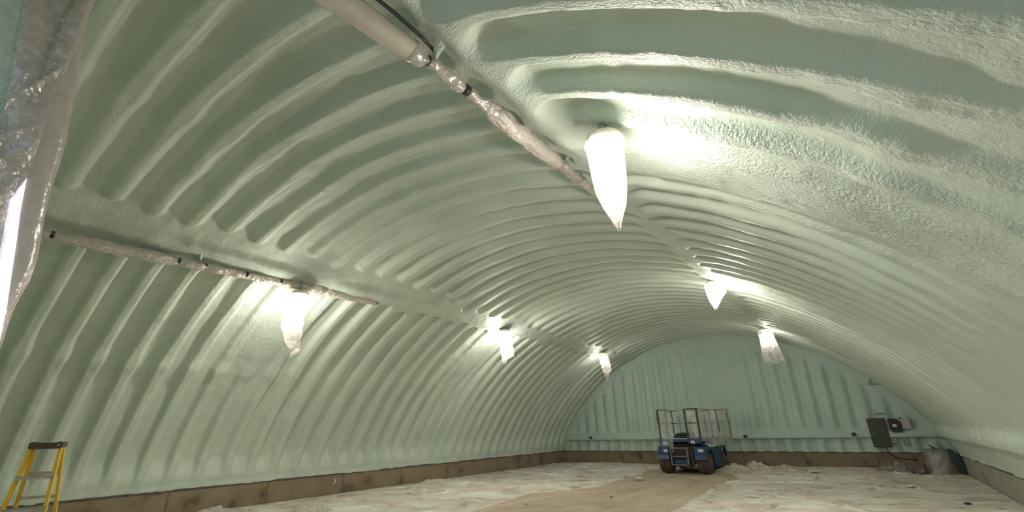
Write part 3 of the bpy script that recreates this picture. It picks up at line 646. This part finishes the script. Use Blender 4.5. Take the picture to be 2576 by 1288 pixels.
# ================================================================== STEP LADDER
def ladder():
    cx, cy, psi, hw, sp, sF, sR, top = -7.5, 1.283, 1.18, .134, .073, .144, .332, 1.80
    f = Vector((math.sin(psi), -math.cos(psi), 0)); r = Vector((math.cos(psi), math.sin(psi), 0)); c = Vector((cx, cy, 0))
    root = empty('step_ladder', (cx, cy, 0), 'yellow fibreglass step ladder with a dark top cap, open beside the left curb', 'ladder')
    def pt(side, front, z):
        d = 1.75-z; return c+r*(side*(hw+sp*d))+f*((.05+sF*d) if front else (-.05-sR*d))+Vector((0, 0, z))
    for side in (-1, 1):
        for fr in (True, False):
            a, b_ = pt(side, fr, .03), pt(side, fr, 1.74); m = MB(); wdt = .062 if fr else .045
            t = (b_-a).normalized(); u = (f-t*f.dot(t)).normalized()
            s_ = r*side
            prof = [(-wdt/2, 0), (wdt/2, 0), (wdt/2, .028), (wdt/2-.006, .028), (wdt/2-.006, .006), (-wdt/2+.006, .006), (-wdt/2+.006, .028), (-wdt/2, .028)]
            vs = [p+u*q[0]-s_*q[1] for p in (a, b_) for q in prof]; n = len(prof)
            m.add(vs, [tuple(range(n)), tuple(range(n, 2*n))]+[(k, (k+1) % n, n+(k+1) % n, n+k) for k in range(n)])
            o = m.build('front_rail' if fr else 'rear_rail', YELLOW, root)
            ft = MB(); ft.bar(pt(side, fr, 0), pt(side, fr, .07), .075, .05); ft.build('foot', BLACK, o)
    for z in (1.45, 1.145, .84, .535, .23):
        a, b_ = pt(-1, True, z), pt(1, True, z); m = MB()
        for q0, q1, t0, t1 in ((-.045, .045, 0, .006), (.038, .045, -.028, .006), (-.045, -.038, -.028, .006)):
            vs = [p+f*fq+Vector((0, 0, tz)) for p in (a, b_) for fq, tz in ((q0, t0), (q1, t0), (q1, t1), (q0, t1))]
            m.add(vs, [(0,1,2,3),(7,6,5,4)]+[(k, (k+1) % 4, 4+(k+1) % 4, 4+k) for k in range(4)])
        m.build('step', ALU, root)
    for z in (1.47, 1.22, .75, .3):
        m = MB(); m.bar(pt(-1, False, z), pt(1, False, z), .012, .035); m.build('rear_brace', ALU, root)
    for side in (-1, 1):
        m = MB(); m.bar(pt(side, True, .98), pt(side, False, .98)+Vector((0, 0, .02)), .008, .02); m.build('spreader', ALU, root)
    # moulded cap with raised ends
    m = MB(); L = .137
    poly = [(-L, .0), (-L+.03, -.01), (L-.03, -.01), (L, 0), (L+.004, .05), (L-.02, .066), (L-.05, .056), (-L+.05, .056), (-L+.02, .066), (-L-.004, .05)]
    vs = [c+r*p[0]+f*dd+Vector((0, 0, 1.735+p[1])) for dd in (.10, -.10) for p in poly]; n = len(poly)
    m.add(vs, [tuple(range(n)), tuple(range(n, 2*n))]+[(k, (k+1) % n, n+(k+1) % n, n+k) for k in range(n)]); m.build('top_cap', CAPM, root)
    m = MB(); p0 = c+f*.103+r*.09+Vector((0, 0, 1.752)); m.add([p0, p0+r*.014, p0+r*.03+Vector((0, 0, .022)), p0+r*.016+Vector((0, 0, .022))], [(0,1,2,3)]); m.build('scuff_label', WHITEP, root)
ladder()

# ================================================================== SCISSOR LIFT
def lift():
    root = empty('scissor_lift', (-6.2, 21.1, 0), 'blue four-wheel scissor lift with railed platform parked before the far wall', 'scissor lift')
    X0, X1, Y0, Y1 = -7.16, -5.24, 19.72, 22.5
    # wheels
    for (xa, yc) in ((-7.20, 20.05), (-5.70, 20.05), (-7.20, 22.25), (-5.70, 22.25)):
        R = .41; wd = .44; b = MB(); n = 36
        prof = [(-wd/2, .20), (-wd/2, R-.10), (-wd/2+.05, R-.03), (-.08, R-.02), (.08, R-.02), (wd/2-.05, R-.03), (wd/2, R-.10), (wd/2, .20)]
        b.lathe([(q, h) for h, q in prof], (xa+wd/2, yc, R), 'x', n)
        for k in range(18):
            a = 2*math.pi*k/18
            for sgn in (-1, 1):
                a0, a1 = a+(.0 if sgn < 0 else .17), a+.22+(.0 if sgn < 0 else .17)
                pts = []
                for (h, an, rr) in ((.0, a0, R-.025), (sgn*wd/2, a1, R-.06), (sgn*wd/2, a1+.13, R-.06), (0, a0+.13, R-.025)):
                    for e in (0, .045): pts.append((xa+wd/2+h, yc+(rr+e)*math.cos(an), R+(rr+e)*math.sin(an)))
                b.add(pts, [(0,2,4,6),(1,7,5,3),(0,1,3,2),(2,3,5,4),(4,5,7,6),(6,7,1,0)])
        t = b.build('wheel', TYRE, root)
        side = 1 if xa > -6 else -1
        MB().lathe([(.03, .02), (.12, .02), (.19, -.03), (.20, -.06), (.03, -.06)] if side > 0 else [(.03, -.02), (.12, -.02), (.19, .03), (.20, .06), (.03, .06)],
                   (xa+wd/2+side*(wd/2+.0), yc, R), 'x', 20).build('hub', HUBM, t)
    # chassis, axles
    b = MB(); b.box(-6.75, -5.72, 19.9, 22.45, .36, .62, .02); b.box(-6.95, -5.5, 19.98, 20.12, .36, .47); b.box(-6.95, -5.5, 22.18, 22.32, .36, .47); b.build('chassis', DARK, root)
    # side pods (fuel / engine trays) with arched wheel cut-outs
    def pod(xa, xb):
        arch = lambda yc: [(yc+.50*math.cos(t), .41+.50*math.sin(t)) for t in np.linspace(math.pi*.97, math.pi*.03, 12)]
        poly = [(19.62, .66), (19.62, .93), (19.74, 1.0), (22.55, 1.0), (22.68, .92), (22.68, .60)]
        rear = [(22.25+.50*math.cos(t), .41+.50*math.sin(t)) for t in np.linspace(.05*math.pi, .8*math.pi, 8)]
        poly = poly[:5]+[(22.72, .66)]+[(y, min(z, .88)) for y, z in rear]+[(21.75, .20), (20.62, .20)]+[(20.05+.52*math.cos(t), min(.86, .41+.52*math.sin(t))) for t in np.linspace(.0, .93*math.pi, 10)]
        return MB().prism(poly, 'x', xa, xb)
    pod(-5.72, -5.24).build('side_pod', BLUE, root); pod(-7.16, -6.72).build('side_pod', BLUE, root)
    b = MB(); nn = 14; vs = []
    for i in range(nn):
        y = 19.95+i*(22.75-19.95)/(nn-1)
        for j in range(8):
            x = -5.80+.62*j/7; z = 1.005+.06*math.sin(math.pi*j/7)**.6+.02*math.sin(i*1.7+j)-(.04 if j in (0, 7) else 0)
            vs.append((x, y, z))
    b.add(vs, [(i*8+j, i*8+j+1, (i+1)*8+j+1, (i+1)*8+j) for i in range(nn-1) for j in range(7)], True)
    b.box(-5.79, -5.19, 19.97, 22.73, .96, 1.0); o = b.build('pod_overspray', FOAM_PLAIN, root); o['label'] = 'pale green foam overspray crust on the right pod'
    # front: radiator recess, guard ladder, blue plate, bumper
    MB().box(-6.72, -5.74, 19.82, 20.3, .42, 1.0).build('engine_bay', BLACK, root)
    b = MB()
    for z in (.94, .635, .33): b.box(-6.63, -5.98, 19.60, 19.635, z-.02, z+.02)
    for x in (-6.64, -6.0): b.box(x-.022, x+.022, 19.60, 19.64, .31, .96)
    b.box(-6.02, -5.96, 19.62, 19.68, .30, .96); b.build('step_guard', GREYM, root)
    MB().box(-6.55, -6.02, 19.70, 19.8, .36, .50, .01).build('front_plate', BLUE, root)
    MB().box(-6.30, -5.9, 19.85, 20.0, .20, .36, .02).build('tow_block', DARK, root)
    MB().box(-5.96, -5.80, 19.76, 19.84, .30, .95, .01).build('corner_post', BLACK, root)
    for x0, z0, wd, hh, y in ((-5.56, .80, .19, .10, 19.615), (-6.92, .80, .15, .09, 19.615), (-6.98, 1.07, .17, .10, 19.735), (-5.82, 1.10, .15, .11, 19.735)):
        MB().box(x0, x0+wd, y-.008, y+.012, z0, z0+hh).build('reflector', PINKP, root)
    MB().lathe([(.005, -.003), (.085, -.003), (.085, .006), (.005, .006)], (-5.235, 22.0, .80), 'x', 18).build('round_label', WHITEP, root)
    # scissor stack
    b = MB()
    for z in (1.02, 1.09):
        for x in (-6.75, -5.82):
            b.bar((x, 19.95, z-.04), (x, 22.4, z+.03), .05, .07); b.bar((x+.06, 19.95, z+.03), (x+.06, 22.4, z-.04), .05, .07)
    for y in (19.98, 21.15, 22.35): b.tube([(-6.8, y, 1.05), (-5.76, y, 1.05)], .035, 10)
    b.build('scissor_stack', DARK, root)
    # platform
    b = MB(); b.box(-7.06, -5.40, 19.78, 22.62, 1.15, 1.27, .015); b.box(-5.95, -5.42, 19.75, 19.83, 1.10, 1.28, .01); b.box(-7.08, -6.95, 19.76, 19.85, 1.0, 1.34); b.build('platform', BLUE, root)
    o = MB().box(-7.0, -5.5, 19.80, 22.6, 1.27, 1.295).build('deck', FOAM_PLAIN, root); o['label'] = 'pale green overspray on the deck'
    b = MB(); b.box(-6.55, -5.98, 19.95, 20.3, 1.30, 1.42, .03); b.lathe([(.02, .0), (.30, .0), (.28, .07), (.02, .09)], (-6.2, 20.15, 1.42), 'z', 18); b.build('control_box', TEAL, root)
    # railings
    b = MB()
    for x in (-7.05, -5.42):
        for z, rr in ((2.40, .020), (1.87, .015)): b.tube([(x, 19.8, z), (x, 22.6, z)], rr, 8)
        for y in (20.75, 21.65, 22.6): b.tube([(x, y, 1.25), (x, y, 2.4)], .02, 8)
    b.tube([(-7.05, 22.6, 2.4), (-5.42, 22.6, 2.4)], .02, 8); b.tube([(-7.05, 22.6, 1.87), (-5.42, 22.6, 1.87)], .015, 8)
    b.tube([(-5.42, 21.0, 2.4), (-4.98, 21.0, 2.38), (-4.93, 22.6, 2.40), (-5.42, 22.6, 2.4)], .018, 8); b.tube([(-4.93, 22.6, 2.4), (-4.90, 22.6, 1.27), (-5.4, 22.6, 1.2)], .03, 8); b.tube([(-4.98, 21.0, 2.38), (-4.96, 21.0, 1.27), (-5.4, 21., 1.2)], .02, 8)
    b.tube([(-4.96, 21.0, 1.87), (-4.91, 22.6, 1.87)], .014, 8)
    b.build('railing', DARK, root)
    b = MB()
    for x, rr in ((-5.93, .035), (-5.44, .045)): b.bar((x, 19.8, 1.28), (x, 19.8, 2.41), rr*1.6, rr*1.6)
    b.bar((-5.93, 19.8, 2.40), (-5.44, 19.8, 2.40), .05); b.bar((-5.93, 19.8, 1.87), (-5.44, 19.8, 1.87), .035); b.bar((-5.93, 19.8, 1.31), (-5.44, 19.8, 1.31), .03)
    b.build('entry_gate', DARK, root)
    b = MB(); b.bar((-7.05, 19.8, 1.87), (-7.05, 19.8, 2.41), .075); b.bar((-7.04, 19.8, 1.28), (-7.04, 19.8, 1.87), .05); b.bar((-7.05, 19.8, 2.40), (-6.58, 19.8, 2.40), .045); b.bar((-7.05, 19.8, 1.87), (-6.75, 19.8, 1.87), .03)
    b.build('corner_frame', DARK, root); b = MB(); b.bar((-6.0, 20.9, 1.3), (-6.02, 20.9, 2.36), .05); b.bar((-7.05, 20.9, 2.36), (-6.0, 20.9, 2.36), .02)
    b.build('side_frame', DARK, root)
    # plastic covers
    def drape(path, ztop, zbot_f, seed, label, bulge=.05, nz=60):
        P = np.array(path, float); d = np.concatenate([[0], np.cumsum(np.linalg.norm(np.diff(P, axis=0), axis=1))]); nu = 130
        s = np.linspace(0, d[-1], nu); X = np.interp(s, d, P[:, 0]); Y = np.interp(s, d, P[:, 1]); t = np.linspace(0, 1, nz)
        Sg, Tg = np.meshgrid(s, t, indexing='ij'); zb = zbot_f(s/d[-1])[:, None]; zt = np.interp(s, d, ztop)[:, None] if not np.isscalar(ztop) else ztop
        Z = zt-(zt-zb)*Tg; dx = np.gradient(X); dy = np.gradient(Y); L = np.hypot(dx, dy); nx, ny = dy/L, -dx/L
        off = (.01+Tg*bulge)*(1+np.sin(Sg*7+seed)+.7*fbm(Sg*3, Z*1.2, seed, 3))
        V = np.stack([X[:, None]+nx[:, None]*off, Y[:, None]+ny[:, None]*off, Z], -1).reshape(-1, 3)
        o = grid_mesh('plastic_cover', V, nu, nz, FILM_LIFT); oo = V.mean(0); oo[2] = V[:, 2].min()
        o.data.transform(Matrix.Translation(tuple(-oo))); o.location = tuple(oo)
        return tag(o, label, 'plastic sheet', 'plastic covers over the lift railings')
    drape([(-5.92, 19.88), (-5.38, 19.88), (-5.33, 19.97), (-5.30, 20.9), (-4.93, 21.05), (-4.86, 22.62), (-5.6, 22.72)], 2.43,
          lambda q: np.where(q < .11, 1.30, 1.30-.27*sstep(.11, .18, q)+.15*sstep(.32, .42, q)-.09*np.abs(np.sin(q*12))), 301, 'milky plastic sheet draped over the right side railing of the lift, bottom edge scalloped', .045)
    drape([(-6.98, 19.76), (-6.62, 19.72), (-6.55, 19.78)], 2.40, lambda q: .95-.20*np.sin(q*9)**2, 311, 'narrow strip of plastic hanging down the left front corner of the lift', .03)
    drape([(-6.60, 20.86), (-5.98, 20.86)], 2.38, lambda q: 1.33+0*q, 321, 'thin plastic panel stretched between the lift frames behind the control box', .01)
lift()

# ================================================================== END WALL EQUIPMENT
W = YB-.02
def electrics():
    r = empty('electrical_cabinet', (.28, W, .81), 'large dark grey electrical cabinet on the far wall', 'electrical cabinet')
    MB().box(-.02, .56, W-.16, W-.004, .80, 1.86, .01).build('body', PANEL, r)
    d = MB().box(-.01, .55, W-.185, W-.165, .82, 1.84, .006).build('door', PANEL, r)
    MB().box(.07, .12, W-.20, W-.186, 1.29, 1.33, .003).build('latch', GREYM, d)
    r = empty('disconnect_switch', (.86, W, 1.33), 'black round-cornered switch box with a pale label, beside the grey cabinet', 'switch box')
    b = MB(); poly = [(.66, 1.40), (.72, 1.33), (.98, 1.33), (1.02, 1.38), (1.03, 1.66), (.98, 1.78), (.90, 1.83), (.66, 1.83)]
    b.prism(poly, 'y', W-.17, W-.004).build('body', BLACK, r)
    MB().box(.76, .89, W-.178, W-.17, 1.52, 1.63).build('label_plate', PINKP, r)
    MB().box(.60, .68, W-.10, W-.04, 1.60, 1.66).build('nipple', GREYM, r)
    r = empty('junction_cabinet', (1.2, W, 1.44), 'small beige junction cabinet right of the black switch box', 'junction box')
    MB().box(1.06, 1.33, W-.15, W-.004, 1.44, 1.84, .015).build('body', BOXW, r)
    MB().box(1.075, 1.315, W-.165, W-.152, 1.46, 1.82, .006).build('cover', BOXW, r)
    MB().tube([(1.02, W-.08, 1.83), (1.10, W-.08, 1.85)], .022, 8).build('fitting', DARK, r)
    for i, (x, lb) in enumerate(((.96, 'thin foam-dusted conduit dropping below the switch box, left of its twin'), (1.08, 'thin foam-dusted conduit dropping straight below the beige cabinet'))):
        b = MB(); b.tube([(x, W-.07, 1.44), (x, W-.07, 1.0), (x+.02, W-.06, .82)], .022, 8)
        solo(b, 'conduit', CONDUIT, (x, W-.07, .82), lb, 'conduit', 'conduits below the wall boxes')
    b = MB(); b.box(.60, .72, W-.08, W+.04, .87, .97, .01); b.lathe([(.012, -.10), (.045, -.10), (.045, -.08), (.012, -.08)], (.66, W, .92), 'y', 14)
    r = empty('wall_outlet', (.66, W, .87), 'small pale outlet box below the black switch box', 'outlet'); b = MB().box(.60, .72, W-.08, W+.04, .87, .97, .01); b.build('box', BOXW, r)
    MB().lathe([(.005, -.088), (.032, -.088), (.032, -.079), (.005, -.079)], (.66, W, .92), 'y', 14).build('socket', BLACK, r)
    heapv = MB(); 
    b = MB(); b.tube([(.36, W-.14, .80), (.37, W-.14, .68), (.42, W-.06, .55), (.55, YB-.02, .42), (.75, YB-.02, .37), (1.0, YB-.02, .36), (1.2, YB-.02, .33)], .016, 8)
    solo(b, 'power_cable', CABLE, (.36, W-.1, .36), 'black cable looping from the grey cabinet down across the far curb', 'cable')
    for x, z, lb in ((-12.48, 1.27, 'small dark junction box at the left end of the far wall ledge'), (-4.62, 1.25, 'small dark junction box on the far wall ledge just right of the lift'), (-.56, 1.28, 'small dark junction box on the far wall ledge left of the grey cabinet')):
        r = empty('junction_box', (x, W-.15, z-.06), lb, 'junction box', 'junction boxes on the far wall ledge')
        MB().box(x-.07, x+.07, W-.23, W-.08, z-.055, z+.055, .015).build('box', DARK, r)
        MB().lathe([(.01, -.238), (.03, -.238), (.03, -.23), (.01, -.23)], (x, W, z), 'y', 12).build('knockout', BLACK, r)
    b = MB(); b.box(.36, .76, W-.10, W+.1, 3.17, 3.21, .008); b.tube([(.45, W-.05, 3.2), (.5, W-.03, 3.36)], .03, 8)
    solo(b, 'wall_bracket', CONDUIT, (.56, W, 3.17), 'small foam-dusted bracket high on the right of the far wall', 'bracket')
    b = MB(); b.box(.30, .62, W-.08, W+.1, 2.02, 2.06, .008)
    solo(b, 'wall_bracket', CONDUIT, (.46, W, 2.02), 'small foam-dusted bracket on the far wall just above the grey cabinet', 'bracket')
electrics()

# ---- covered machine in the right far corner
def corner():
    r = empty('covered_machine', (1.75, 22.95, 0), 'rounded machine under grey plastic in the right far corner', 'machine')
    n, m = 72, 44; a = np.linspace(0, 2*math.pi, n); t = np.linspace(0, 1, m); A, T = np.meshgrid(a, t, indexing='ij')
    def sq(v, e): return np.sign(v)*np.abs(v)**e
    R = np.interp(T, [0, .35, .5, .75, 1], [0, .62, .84, .95, 1.06]); H = np.interp(T, [0, .35, .46, .6, .8, 1], [.78, .77, .70, .52, .25, 0.02])
    X = 1.72+.46*R*sq(np.cos(A), .7)+.06*(1-H)*np.sign(np.cos(A))*0; Y = 22.95+.55*R*sq(np.sin(A), .7)
    f = fbm(np.cos(A)*2+T*3+9, np.sin(A)*2+9, 401, 3); X = X+.03*f*T; Y = Y+.04*f*T; H = H+.02*fbm(X*4, Y*4, 402, 2)*(1-T)
    grid_mesh('plastic_wrap', np.stack([X, Y, H], -1).reshape(-1, 3), n, m, FILM_GREY, r, flip=True)
    MB().box(1.42, 2.0, 22.6, 23.3, .05, .66, .1).build('housing', DARK, r)
    b = MB(); b.tube([(1.66, 22.9, .74), (1.66, 22.9, .84)], .04, 10); b.tube([(1.66, 22.88, .84), (1.60, 22.88, .91), (1.56, 22.88, .90)], .018, 8); b.build('valve', DARK, r)
    MB().box(1.20, 1.30, 22.38, 22.48, .0, .32, .02).build('drain_fitting', RUST, r)
    b = MB(); b.prism([(2.00, .74), (2.10, .80), (2.24, .62), (2.30, .30), (2.31, .02), (2.14, .02)], 'y', 22.55, 23.1)
    solo(b, 'leaning_board', TEAL, (2.16, 22.8, 0.02), 'dark teal board leaning between the covered machine and right wall', 'board')
    heap(.52, 22.95, .62, .8, .36, 421, FILM_GREY, 'grey crumpled plastic heap left of the covered machine', None)
    heap(-.3, 22.2, .6, .25, .10, 431, FILM_DUSTY, 'flat strip of dusty plastic on the floor below the grey cabinet', None)
    heap(1.0, 22.15, .35, .18, .09, 441, DARK_FILM, 'small dark plastic scrap in front of the grey heap', None)
DARK_FILM = film_mat('dark_film', (.10, .12, .12), .05)
corner()
